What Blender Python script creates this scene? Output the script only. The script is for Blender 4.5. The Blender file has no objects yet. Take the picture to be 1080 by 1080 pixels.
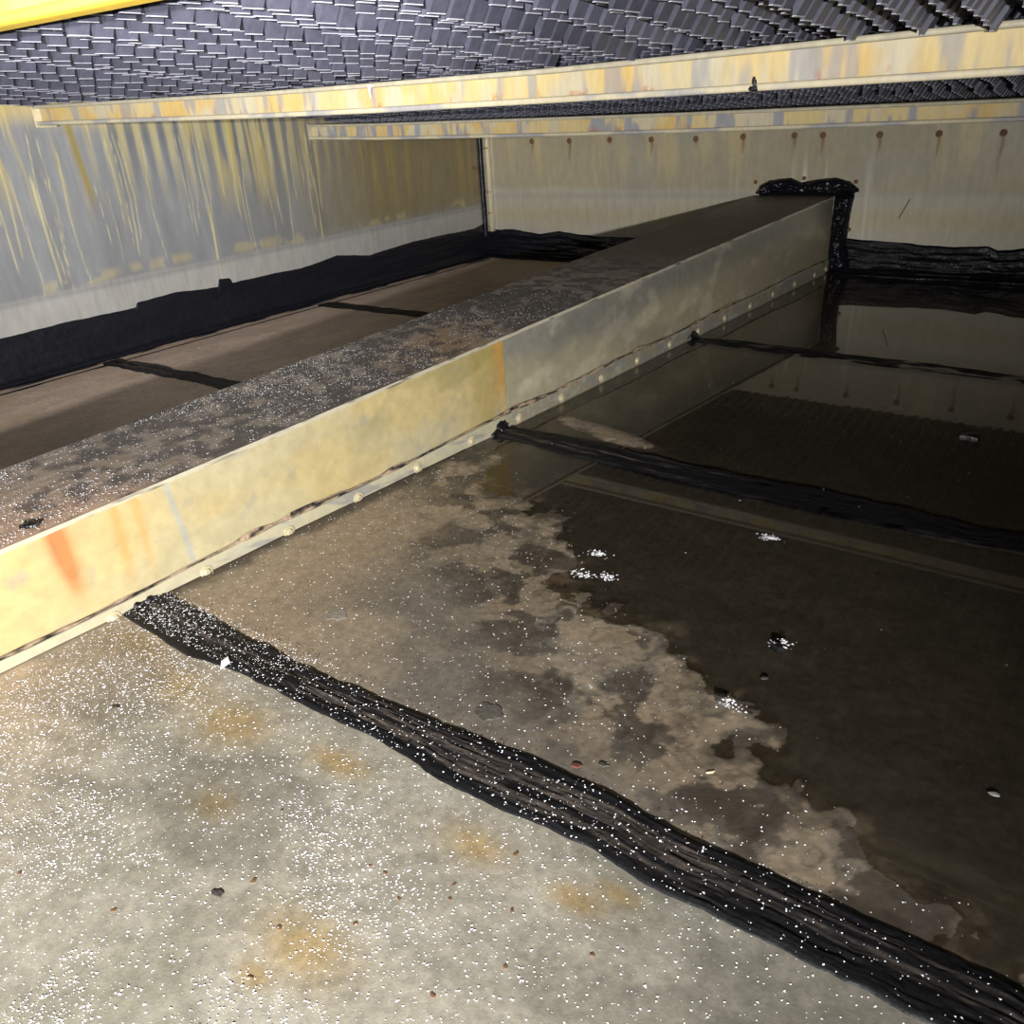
import bpy, math, random
import numpy as np
from mathutils import Vector, Matrix

# ------------------------------------------------------------------ camera, world, lights, exposure
S = bpy.context.scene
C = S.collection
cam_d = bpy.data.cameras.new('camera'); cam = bpy.data.objects.new('camera', cam_d); C.objects.link(cam)
cam_d.sensor_width = 36.0; cam_d.lens = 890.53 / 1080 * 36.0; cam_d.clip_start = 0.02
r_ = Vector((0.81150375, 0.58129245, -0.05967212)); u_ = Vector((-0.2080593, 0.38285419, 0.90007444)); f_ = Vector((-0.54605219, 0.71799844, -0.43163091))
cam.matrix_world = Matrix(((r_.x, u_.x, -f_.x, 0), (r_.y, u_.y, -f_.y, 0), (r_.z, u_.z, -f_.z, 1.0), (0, 0, 0, 1)))
S.camera = cam
w = bpy.data.worlds.new('world'); S.world = w; w.use_nodes = True
w.node_tree.nodes['Background'].inputs['Color'].default_value = (1.0, 0.97, 0.9, 1)
w.node_tree.nodes['Background'].inputs['Strength'].default_value = 0.016
def spot(name, loc, target, watt, size, radius, blend=1.0, col=(1, 1, 1)):
    d = bpy.data.lights.new(name, 'SPOT'); d.energy = watt; d.spot_size = math.radians(size); d.spot_blend = blend
    d.shadow_soft_size = radius; d.color = col
    o = bpy.data.objects.new(name, d); C.objects.link(o); o.location = loc
    o.rotation_euler = (Vector(target) - Vector(loc)).to_track_quat('-Z', 'Y').to_euler()
    return o
spot('work_flashlight', (0.80, -1.50, 0.912), (-4.2, 1.5, 0.98), 2050, 114, 0.03, 1.0, (1.0, 0.98, 0.95))
spot('added_lens_spot', (-0.045, 0.0, 1.03), (-1.7, 1.12, 1.27), 760, 54, 0.006, 1.0, (1.0, 0.985, 0.97))  # added spot beside the lens, narrowed to brighten the upper-left fill and beam
S.view_settings.view_transform = 'Standard'; S.view_settings.look = 'None'
S.view_settings.gamma = 1; S.view_settings.use_curve_mapping = False
S.view_settings.exposure = 0.0
S.cycles.use_denoising = True; S.cycles.diffuse_bounces = 2

# ------------------------------------------------------------------ helpers
rng = np.random.default_rng(7); random.seed(7)
def lin(c):
    c = np.asarray(c, float) / 255.0
    return np.where(c <= 0.04045, c / 12.92, ((c + 0.055) / 1.055) ** 2.4)
_tab = rng.random((256, 256))
def vnoise(x, y, seed=0):
    x = np.asarray(x, float) + seed * 17.31; y = np.asarray(y, float) + seed * 9.77
    xi = np.floor(x).astype(int); yi = np.floor(y).astype(int); fx = x - xi; fy = y - yi
    fx = fx * fx * (3 - 2 * fx); fy = fy * fy * (3 - 2 * fy)
    g = lambda a, b: _tab[a & 255, b & 255]
    return (g(xi, yi) * (1 - fx) + g(xi + 1, yi) * fx) * (1 - fy) + (g(xi, yi + 1) * (1 - fx) + g(xi + 1, yi + 1) * fx) * fy
def fbm(x, y, oct=4, seed=0):
    s = 0; a = 0.5; t = 0
    for i in range(oct):
        s = s + a * vnoise(np.asarray(x) * 2 ** i, np.asarray(y) * 2 ** i, seed + i * 3); t += a; a *= 0.5
    return s / t
def ss(a, b, x):
    t = np.clip((np.asarray(x, float) - a) / (b - a), 0, 1); return t * t * (3 - 2 * t)
def mixc(c, d, m):
    return c * (1 - m[..., None]) + np.asarray(d) * m[..., None]
def mesh_np(name, V, F, mat=None, col=None, smooth=True):
    V = np.asarray(V, float).reshape(-1, 3); F = np.asarray(F, int)
    me = bpy.data.meshes.new(name); k = F.shape[1]
    me.vertices.add(len(V)); me.vertices.foreach_set('co', V.ravel())
    me.loops.add(F.size); me.loops.foreach_set('vertex_index', F.ravel())
    me.polygons.add(len(F)); me.polygons.foreach_set('loop_start', np.arange(0, F.size, k)); me.polygons.foreach_set('loop_total', np.full(len(F), k))
    me.polygons.foreach_set('use_smooth', np.full(len(F), smooth))
    me.update(calc_edges=True); me.validate()
    if mat: me.materials.append(mat)
    if col is not None:
        a = me.attributes.new('col', 'FLOAT_COLOR', 'POINT'); a.data.foreach_set('color', np.asarray(col, np.float32).reshape(-1))
    return me
def link(name, me, parent=None):
    o = bpy.data.objects.new(name, me); C.objects.link(o)
    if parent: o.parent = parent
    return o
def tag(o, label=None, cat=None, group=None, kind=None):
    if label: o['label'] = label
    if cat: o['category'] = cat
    if group: o['group'] = group
    if kind: o['kind'] = kind
    return o
def empty(name, loc=(0, 0, 0)):
    o = bpy.data.objects.new(name, None); C.objects.link(o); o.location = loc; o.empty_display_size = 0.05; return o
def gridF(n, m):
    i, j = np.meshgrid(np.arange(n - 1), np.arange(m - 1), indexing='ij'); a = (i * m + j).ravel()
    return np.stack([a, a + m, a + m + 1, a + 1], 1)
def grid(name, P, mat, rgb=None, rough=None, parent=None, flip=False):
    """P: (n,m,3) points; rgb linear (n,m,3); rough (n,m) goes into the alpha of 'col'."""
    n, m = P.shape[:2]; F = gridF(n, m)
    if flip: F = F[:, ::-1]
    col = None
    if rgb is not None:
        col = np.concatenate([np.clip(rgb, 0, 1), np.broadcast_to(0.5 if rough is None else rough, (n, m))[..., None]], 2)
    return link(name, mesh_np(name, P, F, mat, col), parent)
def boxes(name, L, mat, parent=None, smooth=False):
    """list of (x0,x1,y0,y1,z0,z1)"""
    V = []; F = []
    for b in L:
        k = len(V)
        V += [(b[i], b[2 + j], b[4 + l]) for i in (0, 1) for j in (0, 1) for l in (0, 1)]
        F += [[k + t for t in q] for q in ((0, 1, 3, 2), (4, 6, 7, 5), (0, 4, 5, 1), (2, 3, 7, 6), (0, 2, 6, 4), (1, 5, 7, 3))]
    return link(name, mesh_np(name, V, F, mat, None, smooth), parent)

# ------------------------------------------------------------------ materials
def nmat(name):
    m = bpy.data.materials.new(name); m.use_nodes = True
    nt = m.node_tree; return m, nt, nt.nodes['Principled BSDF']
def sock(nt, a, b): nt.links.new(a, b)
def attr_mat(name, metallic=0.0, spec=0.5, grain=(60, 60, 60), grain_amt=0.25, bump=0.15, bump_scale=(150, 150, 150), bump_dist=0.002):
    m, nt, p = nmat(name); N = nt.nodes
    at = N.new('ShaderNodeAttribute'); at.attribute_name = 'col'
    tc = N.new('ShaderNodeTexCoord')
    def noise(sc, det=4):
        mp = N.new('ShaderNodeMapping'); mp.inputs['Scale'].default_value = sc
        nz = N.new('ShaderNodeTexNoise'); nz.inputs['Scale'].default_value = 1; nz.inputs['Detail'].default_value = det; nz.inputs['Roughness'].default_value = 0.65
        sock(nt, tc.outputs['Object'], mp.inputs['Vector']); sock(nt, mp.outputs['Vector'], nz.inputs['Vector']); return nz
    g = noise(grain)
    mr = N.new('ShaderNodeMapRange'); mr.inputs['From Min'].default_value = 0.3; mr.inputs['From Max'].default_value = 0.7
    mr.inputs['To Min'].default_value = 1 - grain_amt; mr.inputs['To Max'].default_value = 1 + grain_amt
    sock(nt, g.outputs['Fac'], mr.inputs['Value'])
    mx = N.new('ShaderNodeVectorMath'); mx.operation = 'SCALE'
    sock(nt, at.outputs['Color'], mx.inputs[0]); sock(nt, mr.outputs['Result'], mx.inputs['Scale'])
    sock(nt, mx.outputs['Vector'], p.inputs['Base Color']); sock(nt, at.outputs['Alpha'], p.inputs['Roughness'])
    b = noise(bump_scale); bp = N.new('ShaderNodeBump'); bp.inputs['Strength'].default_value = bump; bp.inputs['Distance'].default_value = bump_dist
    sock(nt, b.outputs['Fac'], bp.inputs['Height']); sock(nt, bp.outputs['Normal'], p.inputs['Normal'])
    p.inputs['Metallic'].default_value = metallic; p.inputs['Specular IOR Level'].default_value = spec
    return m
def plain(name, rgb, rough=0.5, metallic=0.0, spec=0.5, var=0.2, scale=80, bump=0.0):
    m, nt, p = nmat(name); N = nt.nodes
    tc = N.new('ShaderNodeTexCoord'); nz = N.new('ShaderNodeTexNoise'); nz.inputs['Scale'].default_value = scale; nz.inputs['Detail'].default_value = 4
    sock(nt, tc.outputs['Object'], nz.inputs['Vector'])
    cr = N.new('ShaderNodeValToRGB'); c = lin(rgb)
    cr.color_ramp.elements[0].position = 0.3; cr.color_ramp.elements[1].position = 0.7
    cr.color_ramp.elements[0].color = (*np.clip(c * (1 - var), 0, 1), 1); cr.color_ramp.elements[1].color = (*np.clip(c * (1 + var), 0, 1), 1)
    sock(nt, nz.outputs['Fac'], cr.inputs['Fac']); sock(nt, cr.outputs['Color'], p.inputs['Base Color'])
    p.inputs['Roughness'].default_value = rough; p.inputs['Metallic'].default_value = metallic; p.inputs['Specular IOR Level'].default_value = spec
    if bump:
        bp = N.new('ShaderNodeBump'); bp.inputs['Strength'].default_value = bump; bp.inputs['Distance'].default_value = 0.004
        sock(nt, nz.outputs['Fac'], bp.inputs['Height']); sock(nt, bp.outputs['Normal'], p.inputs['Normal'])
    return m
M_floor = attr_mat('scaled_floor_plate', 0.0, 0.35, (70, 70, 70), 0.22, 0.25, (220, 220, 220), 0.0015)
M_wall = attr_mat('stained_wall_steel', 0.25, 0.5, (40, 40, 6), 0.08, 0.06, (60, 60, 10), 0.002)
M_box = attr_mat('stained_box_steel', 0.15, 0.5, (30, 30, 30), 0.10, 0.12, (25, 25, 25), 0.004)
M_top = attr_mat('scaled_box_top', 0.0, 0.4, (60, 18, 60), 0.25, 0.2, (120, 60, 120), 0.002)
M_beam = attr_mat('residue_stained_beam', 0.05, 0.4, (60, 60, 12), 0.10, 0.12, (80, 80, 30), 0.002)
M_tar = attr_mat('black_tar_sealant', 0.0, 0.22, (120, 120, 120), 0.35, 0.5, (60, 60, 60), 0.004)
M_fill = attr_mat('dark_pvc_fill', 0.0, 0.3, (40, 40, 40), 0.2, 0.1, (60, 60, 60), 0.002)
M_rust = plain('rusty_bolt', (112, 84, 58), 0.7, 0.2, 0.4, 0.4, 160, 0.4)
M_bolt = plain('pale_bolt', (176, 166, 138), 0.35, 0.3, 0.5, 0.15, 120)
M_steel = plain('bare_steel_trim', (170, 166, 152), 0.35, 0.6, 0.5, 0.1, 30)
M_dark = plain('black_void', (10, 10, 14), 0.9)
M_black = plain('black_tar_lump', (14, 14, 17), 0.35, 0, 0.5, 0.4, 200, 0.6)
M_salt = plain('white_mineral_crystal', (238, 238, 245), 0.4, 0, 0.5, 0.03, 20)
m, nt, p = nmat('still_water'); N = nt.nodes
N.remove(p)
tr = N.new('ShaderNodeBsdfTransparent'); tr.inputs['Color'].default_value = (0.74, 0.715, 0.665, 1)
gl = N.new('ShaderNodeBsdfGlossy'); gl.inputs['Roughness'].default_value = 0.0
lw_ = N.new('ShaderNodeLayerWeight'); lw_.inputs['Blend'].default_value = 0.5; mx = N.new('ShaderNodeMixShader')
pw = N.new('ShaderNodeMath'); pw.operation = 'POWER'; pw.inputs[1].default_value = 5.0; ma = N.new('ShaderNodeMath'); ma.operation = 'MULTIPLY_ADD'; ma.inputs[1].default_value = 0.98; ma.inputs[2].default_value = 0.02
sock(nt, lw_.outputs['Facing'], pw.inputs[0]); sock(nt, pw.outputs[0], ma.inputs[0]); sock(nt, ma.outputs[0], mx.inputs[0]); sock(nt, tr.outputs[0], mx.inputs[1]); sock(nt, gl.outputs[0], mx.inputs[2])
sock(nt, mx.outputs[0], N['Material Output'].inputs['Surface'])
M_water = m

# ------------------------------------------------------------------ geometry of the basin (metres)
YB = 5.2402                                  # back wall
XW = lambda y: -3.9851 - 0.0248 * (y - YB + 2)      # left wall
XR = lambda y: -1.5774 + 0.0315 * (y - YB + 2)      # right face of the box beam
XL = lambda y: -2.0336 + 0.0197 * (y - YB + 2)      # left face of the box beam
ZT = lambda y: 0.3737 + 0.0292 * (y - YB + 2)       # top of the box beam
YBx = lambda x: YB + 0.0064 * (x + 1.5774)          # back wall face
def WZ(x, y): return 0.011 - 0.0121 * (x + 1.5774) - 0.0087 * (y - YB)
shore = np.array([(-1.75, 1.93), (-1.651, 1.86), (-1.471, 1.86), (-1.33, 1.73), (-1.202, 1.664), (-0.982, 1.462), (-0.781, 1.339), (-0.615, 1.276), (-0.44, 1.147), (-0.274, 1.013), (-0.186, 0.96), (-0.074, 0.918), (0.044, 0.88), (0.6, 0.72), (2.6, 0.3)])
def wet(x, y):                               # >0 under water (approximate metres from the shore)
    d = (y - np.interp(x, shore[:, 0], shore[:, 1])) * 0.8
    d = d + (fbm(x * 7, y * 7, 5, 5) - 0.5) * 0.30 + (fbm(x * 30, y * 30, 4, 6) - 0.5) * 0.09
    px, py = x + 1.25, y - 2.23
    dry = np.exp(-((px * 0.95 + py * 0.3) / 0.30) ** 2 - ((py * 1.0 + px * 0.22) / 0.075) ** 2)
    d = d - dry * 0.62 * (0.8 + 0.5 * fbm(x * 14, y * 14, 3, 8))
    return np.clip(d, -0.4, 0.5)
def FZ(x, y):
    d = wet(x, y)
    right = WZ(x, y) - np.where(d > 0, 0.0005 + 0.007 * np.clip(d, 0, 0.4) / 0.4, d * 0.012)
    left = -0.0071 * (y - YB)
    return np.where(x > -1.8, right, left)
def seg_dist(x, y, pts):
    out = np.full(np.shape(x), 9.0)
    for a, b in zip(pts[:-1], pts[1:]):
        a = np.array(a); b = np.array(b); d = b - a; L = d @ d
        t = np.clip(((x - a[0]) * d[0] + (y - a[1]) * d[1]) / L, 0, 1)
        out = np.minimum(out, np.hypot(x - a[0] - t * d[0], y - a[1] - t * d[1]))
    return out

# floor plates ------------------------------------------------------
floor = tag(boxes('floor', [(-4.15, 2.6, -1.6, 5.4, -0.12, -0.06)], M_dark), kind='structure', label='scaled grey steel basin floor, dry and speckled in front, wet behind')
rust_patches = [(-1.50, .69, .10, .035), (-1.32, .655, .07, .04), (-1.134, .64, .075, .05), (-1.004, .50, .045, .03), (-.613, .66, .05, .028), (-.437, .662, .04, .02), (-.908, .674, .06, .025), (-.714, .346, .025, .015), (-.394, .70, .03, .015), (-.688, .41, .07, .04)]
def floor_colour(x, y):
    n1 = fbm(x * 3, y * 3, 5, 11); n2 = fbm(x * 12, y * 12, 4, 12); n3 = fbm(x * 45, y * 45, 3, 13)
    st = fbm((x + y) * 3, (x - y * 1.2) * 16, 4, 14)
    xr = XR(y)
    c = np.broadcast_to(lin((148, 143, 130)), x.shape + (3,)).copy()
    c = mixc(c, lin((126, 124, 110)), ss(.42, .66, n1) * .7)
    c = mixc(c, lin((168, 164, 152)), ss(.5, .72, n2) * .45)
    c = mixc(c, lin((186, 162, 134)), np.exp(-((x - xr) / .30) ** 2) * .7 * (y < .8))
    c = mixc(c, lin((118, 114, 100)), ss(.55, .75, st) * .35)
    for px, py, a, b in rust_patches:
        e = np.exp(-(((x - px) / a) ** 2 + ((y - py) / b) ** 2)) * (0.55 + .9 * (n2 - .4))
        c = mixc(c, lin((150, 122, 62)), np.clip(e, 0, .6))
    # plate behind the near seam: greyer and browner, mottled towards the shore
    m2 = ss(.78, .80, y)
    d = wet(x, y)
    e = np.broadcast_to(lin((128, 118, 104)), x.shape + (3,)).copy()
    e = mixc(e, lin((158, 140, 116)), np.exp(-((x - xr - .25) / .28) ** 2) * .8)
    e = mixc(e, lin((98, 93, 86)), ss(.45, .62, n1) * .75 * ss(-1.5, -1.1, x))
    e = mixc(e, lin((150, 138, 118)), ss(.52, .64, fbm(x * 7 + n2 * 2, y * 7, 4, 17)) * ss(-.28, -.05, d) * .8)
    e = mixc(e, lin((62, 54, 44)), ss(.50, .60, fbm(x * 10 + n1 * 3, y * 10, 4, 19)) * ss(-.40, -.02, d) * .85)
    z_ = ss(-.42, -.06, d) * ss(.0, -.02, d)
    cr = fbm(x * 13 + 1.2 * n2, y * 13 + 1.2 * n1, 5, 23)
    e = mixc(e, lin((154, 138, 116)), ss(.50, .53, cr) * z_ * .65)
    e = mixc(e, lin((60, 53, 45)), ss(.44, .41, cr) * z_ * .75)
    ct = np.abs(((fbm(x * 5, y * 5, 4, 24) * 14) % 1) - .5)
    e = mixc(e, lin((70, 62, 52)), ss(.10, .04, ct) * z_ * .5)
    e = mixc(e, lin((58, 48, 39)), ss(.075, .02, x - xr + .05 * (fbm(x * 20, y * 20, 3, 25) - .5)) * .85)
    e = mixc(e, lin((72, 66, 58)), ss(-.10, .0, d) * ss(.40, .58, fbm(x * 24, y * 24, 4, 22)) * .8)
    e = mixc(e, lin((82, 78, 70)), ss(-.01, .05, d) * .92)
    c = mixc(c, e * .8, m2)
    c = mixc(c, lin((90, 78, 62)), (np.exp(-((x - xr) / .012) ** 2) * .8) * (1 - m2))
    # old trough behind the box beam
    t = (x < -1.8) * 1.0
    q = np.broadcast_to(lin((196, 174, 156)), x.shape + (3,)).copy()
    q = mixc(q, lin((150, 134, 122)), ss(.4, .6, fbm(x * 14, y * 5, 4, 21)) * .3)
    q = mixc(q, lin((176, 150, 112)), ss(.6, .75, n2) * .5)
    c = mixc(c, q, t)
    c = mixc(c, lin((92, 90, 82)), ss(.48, .66, fbm(x * 2.2 + y * 3, y * 6 - x * 2, 4, 31)) * .45 * (y < .79))
    c = c * np.where(y < .79, .80, 1.0)[..., None] * (0.82 + .36 * n3)[..., None]
    rough = np.where((d > -.01) & (x > -1.8), .25, .6) - .1 * n2
    return c, rough
def plate(y0, y1, x0, x1, dx, dy):
    x = np.arange(x0, x1 + dx * .5, dx); y = np.linspace(y0, y1, max(3, int((y1 - y0) / dy)))
    X, Y = np.meshgrid(x, y, indexing='ij')
    P = np.stack([X, Y, FZ(X, Y) + (fbm(X * 6, Y * 6, 3, 30) - .5) * .0015], 2)
    c, r = floor_colour(X, Y)
    return grid('floor_plate', P, M_floor, c, r, floor)
plate(-1.5, -.1, -1.80, 2.5, .03, .03); plate(-.1, .795, -1.80, .5, .0065, .0065); plate(-.1, .795, .5, 2.5, .03, .03)
plate(.795, 2.06, -1.80, .5, .0048, .0048); plate(.795, 2.06, .5, 2.5, .03, .03)
plate(2.06, 3.43, -1.80, 2.5, .02, .016)
plate(3.43, 5.26, -1.80, 2.5, .04, .03)
for a, b in ((-1.5, .9), (.9, 2.06), (2.06, 3.43), (3.43, 5.26)): plate(a, b, -4.12, -1.8, .02, .02)

# standing water ----------------------------------------------------
t = np.linspace(0, 1, 30); y = np.linspace(.2, 5.225, 30); T, Y = np.meshgrid(t, y, indexing='ij'); X = (XR(Y) + .012) * (1 - T) + 2.5 * T
o = grid('standing_water', np.stack([X, Y, WZ(X, Y)], 2), M_water)
tag(o, 'shallow dark brown standing water mirroring the back wall, right of the box beam', 'water', kind='stuff')

# walls -------------------------------------------------------------
drips = [(random.choice((1.75, 1.95, 2.35, 2.62, 2.75, 2.95, 3.15, 3.4, 3.6)) + random.uniform(-.14, .14), random.uniform(.75, 1.15), random.uniform(.25, .65), random.uniform(.0015, .0035), random.uniform(-1, 1)) for i in range(40)]
def wall_left_colour(y, z):
    c = np.broadcast_to(lin((136, 138, 141)), y.shape + (3,)).copy()
    n = fbm(y * 2, z * 2, 4, 40); far = ss(3.0, 4.2, y)
    strk = fbm(y * 22 + .4 * fbm(y * 5, z * 3, 2, 41), z * 1.2, 3, 42)
    wide = fbm(y * 6, z * .6, 3, 43)
    ztop = 1.291 + .047 - .1026 * y
    h = np.clip((ztop - z) / .75, 0, 1)
    c = mixc(c, lin((205, 184, 120)), ss(.14, .02, h) * ss(2.9, 2.0, y) * .85)
    c = mixc(c, lin((112, 112, 112)), ss(.45, .6, wide) * .35)
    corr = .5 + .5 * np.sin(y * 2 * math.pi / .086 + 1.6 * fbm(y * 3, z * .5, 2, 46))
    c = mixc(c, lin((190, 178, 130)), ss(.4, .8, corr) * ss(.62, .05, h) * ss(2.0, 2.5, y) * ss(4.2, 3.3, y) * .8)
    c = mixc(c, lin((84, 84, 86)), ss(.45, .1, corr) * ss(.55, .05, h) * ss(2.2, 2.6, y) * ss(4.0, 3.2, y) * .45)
    c = mixc(c, lin((196, 176, 104)), ss(.56, .72, strk) * ss(.75, .1, h + .25 * (n - .5)) * .75)
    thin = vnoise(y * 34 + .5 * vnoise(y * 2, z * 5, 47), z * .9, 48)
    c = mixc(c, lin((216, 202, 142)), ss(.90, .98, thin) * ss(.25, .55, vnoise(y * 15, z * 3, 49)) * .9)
    c = mixc(c, lin((128, 112, 66)), far * .75 * ss(.30, .45, z))
    c = mixc(c, lin((148, 130, 62)), np.exp(-((y - 2.17 - .09 * (1.1 - z)) / .016) ** 2) * ss(.66, .8, z) * .9)
    for yd, za, zb_, wd, wob in drips:
        cy = yd + wob * np.sin(z * 9 + yd * 7) * .012 + .006 * (vnoise(z * 22, z * 0 + yd * 3, 49) - .5)
        e = np.exp(-((y - cy) / wd) ** 2) * ss(zb_, zb_ + .05, z) * ss(za + .03, za, z)
        c = mixc(c, lin((204, 194, 148)), np.clip(e, 0, 1) * .65)
    band = np.exp(-((z - .40 - .012 * np.sin(y * 3)) / .022) ** 2) * ss(.45, .65, fbm(y * 4, z * 2, 3, 51))
    c = mixc(c, lin((190, 176, 126)), np.clip(band * ss(.4, .6, fbm(y * 16, z * 20, 3, 54)) * .8, 0, .4))
    c = mixc(c, lin((172, 170, 164)), ss(.385, .365, z + .01 * n) * .75)
    c = mixc(c, lin((118, 118, 122)), np.exp(-((z - .355) / .012) ** 2) * .5)
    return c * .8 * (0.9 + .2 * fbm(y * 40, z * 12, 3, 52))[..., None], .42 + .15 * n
wl = tag(boxes('wall_left', [(-4.35, -4.16, -1.6, 5.5, -.1, 1.75)], M_steel), kind='structure', label='grey steel left wall streaked with yellow mineral runs')
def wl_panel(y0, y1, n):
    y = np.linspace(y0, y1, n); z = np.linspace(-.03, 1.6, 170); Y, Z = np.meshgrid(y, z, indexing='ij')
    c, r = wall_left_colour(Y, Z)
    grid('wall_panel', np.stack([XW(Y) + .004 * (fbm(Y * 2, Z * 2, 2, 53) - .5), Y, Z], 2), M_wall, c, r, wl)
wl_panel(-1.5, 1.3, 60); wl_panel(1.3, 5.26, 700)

bw_bolts = [(-3.592, .780), (-3.29, .774), (-2.982, .771), (-2.683, .764), (-2.382, .758), (-2.081, .761), (-1.776, .757), (-1.615, .754), (-1.31, .746), (-1.013, .741), (-.713, .735), (-.41, .730), (-.11, .725), (.19, .72), (.49, .715), (.79, .71)]
runs = [.10, .16, .05, .13, .06, .12, .11, .13, .12, .20, .24, .15, .1, .1, .1, .1]
def wall_back_colour(x, z):
    n = fbm(x * 2, z * 3, 4, 60); v = fbm(x * 9, z * 1.0, 3, 61)
    c = np.broadcast_to(lin((160, 152, 130)), x.shape + (3,)).copy()
    c = mixc(c, lin((150, 148, 140)), ss(.45, .7, n) * .6)
    c = mixc(c, lin((190, 174, 128)), ss(.55, .75, v) * ss(.45, .7, z) * .5)
    low = ss(.46, .42, z + .03 * (n - .5) + .01 * x)
    c = mixc(c, lin((172, 168, 156)), low * .7)
    c = mixc(c, lin((140, 138, 130)), np.exp(-((z - .445 - .01 * x * .5) / .02) ** 2) * .35)
    c = mixc(c, lin((164, 152, 112)), np.exp(-((z - .30) / .06) ** 2) * .5)
    for (bx, bz), L in zip(bw_bolts, runs):
        t = (bz - z) / L; wdt = .009 * np.clip(1.15 - t, .1, 1)
        e = np.exp(-((x - bx - .004 * np.sin(z * 40 + bx)) / wdt) ** 2) * (t > 0) * ss(1.15, .3, t)
        c = mixc(c, lin((118, 88, 32)), np.clip(e, 0, 1) * .85)
    scr = vnoise(x * 60, z * 2.5, 63)
    near = np.exp(-((x + 1.68) / .33) ** 2) * ss(.70, .45, z)
    c = mixc(c, lin((222, 218, 210)), ss(.74, .92, scr) * near * .8)
    return c * (0.93 + .14 * fbm(x * 30, z * 30, 3, 64))[..., None], .34 + .12 * n
wb = tag(boxes('wall_back', [(-4.35, 2.6, 5.32, 5.5, -.1, 1.75)], M_steel), kind='structure', label='beige steel back wall with a row of rusty bolts')
x = np.linspace(-4.06, 2.5, 720); z = np.linspace(-.03, 1.6, 140); X, Z = np.meshgrid(x, z, indexing='ij')
c, r = wall_back_colour(X, Z)
grid('wall_panel', np.stack([X, YBx(X) + .003 * (fbm(X * 2, Z * 2, 2, 65) - .5), Z], 2), M_wall, c, r, wb, flip=True)

def bolt_mesh(name, mat, rw=.020, rh=.011, tw=.003, th=.010, dome=True):
    V = []; F = []                     # axis +Z, washer then hexagonal head with a chamfered crown
    rings = [(rw, 0, 16), (rw, tw, 16), (rw * .92, tw * 1.3, 16), (rh, tw * 1.3, 6), (rh, th, 6), (rh * .75, th * 1.25, 6)]
    import bmesh
    bm = bmesh.new()
    def cyl(r0, r1, z0, z1, n):
        a = [bm.verts.new((r0 * math.cos(2 * math.pi * i / n), r0 * math.sin(2 * math.pi * i / n), z0)) for i in range(n)]
        b = [bm.verts.new((r1 * math.cos(2 * math.pi * i / n), r1 * math.sin(2 * math.pi * i / n), z1)) for i in range(n)]
        for i in range(n): bm.faces.new((a[i], a[(i + 1) % n], b[(i + 1) % n], b[i]))
        return b
    cyl(rw, rw, 0, tw, 14); t = cyl(rw, rw * .9, tw, tw * 1.4, 14); bm.faces.new(t)
    cyl(rh, rh, tw, th, 6); t = cyl(rh, rh * .7, th, th * 1.3, 6); bm.faces.new(t)
    me = bpy.data.meshes.new(name); bm.to_mesh(me); bm.free(); me.materials.append(mat); return me
MB_rust = bolt_mesh('bolt', M_rust, .018, .010, .003, .009); MB_pale = bolt_mesh('bolt', M_bolt, .017, .010, .002, .005); MB_small = bolt_mesh('bolt', M_rust, .012, .008, .003, .016)
def put_bolt(me, loc, axis, parent, spin=None):
    o = link('bolt', me, parent); o.location = loc
    q = Vector(axis).to_track_quat('Z', 'Y'); s = Matrix.Rotation(random.random() * 6 if spin is None else spin, 3, 'Z')
    o.rotation_euler = (q.to_matrix() @ s).to_euler(); return o
for bx, bz in bw_bolts: put_bolt(MB_rust, (bx, YBx(bx) - .001, bz), (0, -1, 0), wb)
for bx, bz in ((-1.989, .509), (-1.408, .508), (-1.418, .250), (-1.700, .528)): put_bolt(MB_small, (bx, YBx(bx) - .001, bz), (0, -1, 0), wb)
put_bolt(MB_small, (XW(5.123) + .002, 5.123, .625), (1, 0, 0), wl)

# thin black scrape on the back wall, right of the collar
o = boxes('tar_scrape', [(-.0025, .0025, -.002, .0015, -.055, .055)], M_black, wb); o.location = (-1.135, YBx(-1.135) - .002, .365); o.rotation_euler = (0, .42, 0)
# corner angle and its sealant bead
tr1 = tag(boxes('trim_1', [(XW(5.2) + .002, XW(5.2) + .085, 5.205, 5.222, .18, 1.2)], M_steel), kind='structure', label='narrow steel angle running up the corner between the two walls')
boxes('angle_flange', [(XW(5.2) + .062, XW(5.2) + .068, 5.190, 5.206, .18, 1.2)], M_bolt, tr1)
x0 = XW(5.15); nz_ = 60; zz = np.linspace(.15, 1.2, nz_); th = np.linspace(-.3, math.pi / 2 + .3, 8)
Zg, Tg = np.meshgrid(zz, th, indexing='ij'); rr = .022 + .006 * fbm(Zg * 20, Tg * 2, 3, 70)
bead = np.stack([x0 + .002 + rr * np.cos(Tg), 5.175 + .030 - rr * np.sin(Tg), Zg], 2)
blk = lambda P: np.broadcast_to(lin((16, 16, 22)), P.shape)
grid('sealant_bead', bead, M_tar, blk(bead), .35, tr1)
for bz in (.748, .455, .31): put_bolt(MB_small, (-3.975, 5.204, bz), (0, -1, 0), tr1)

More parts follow.
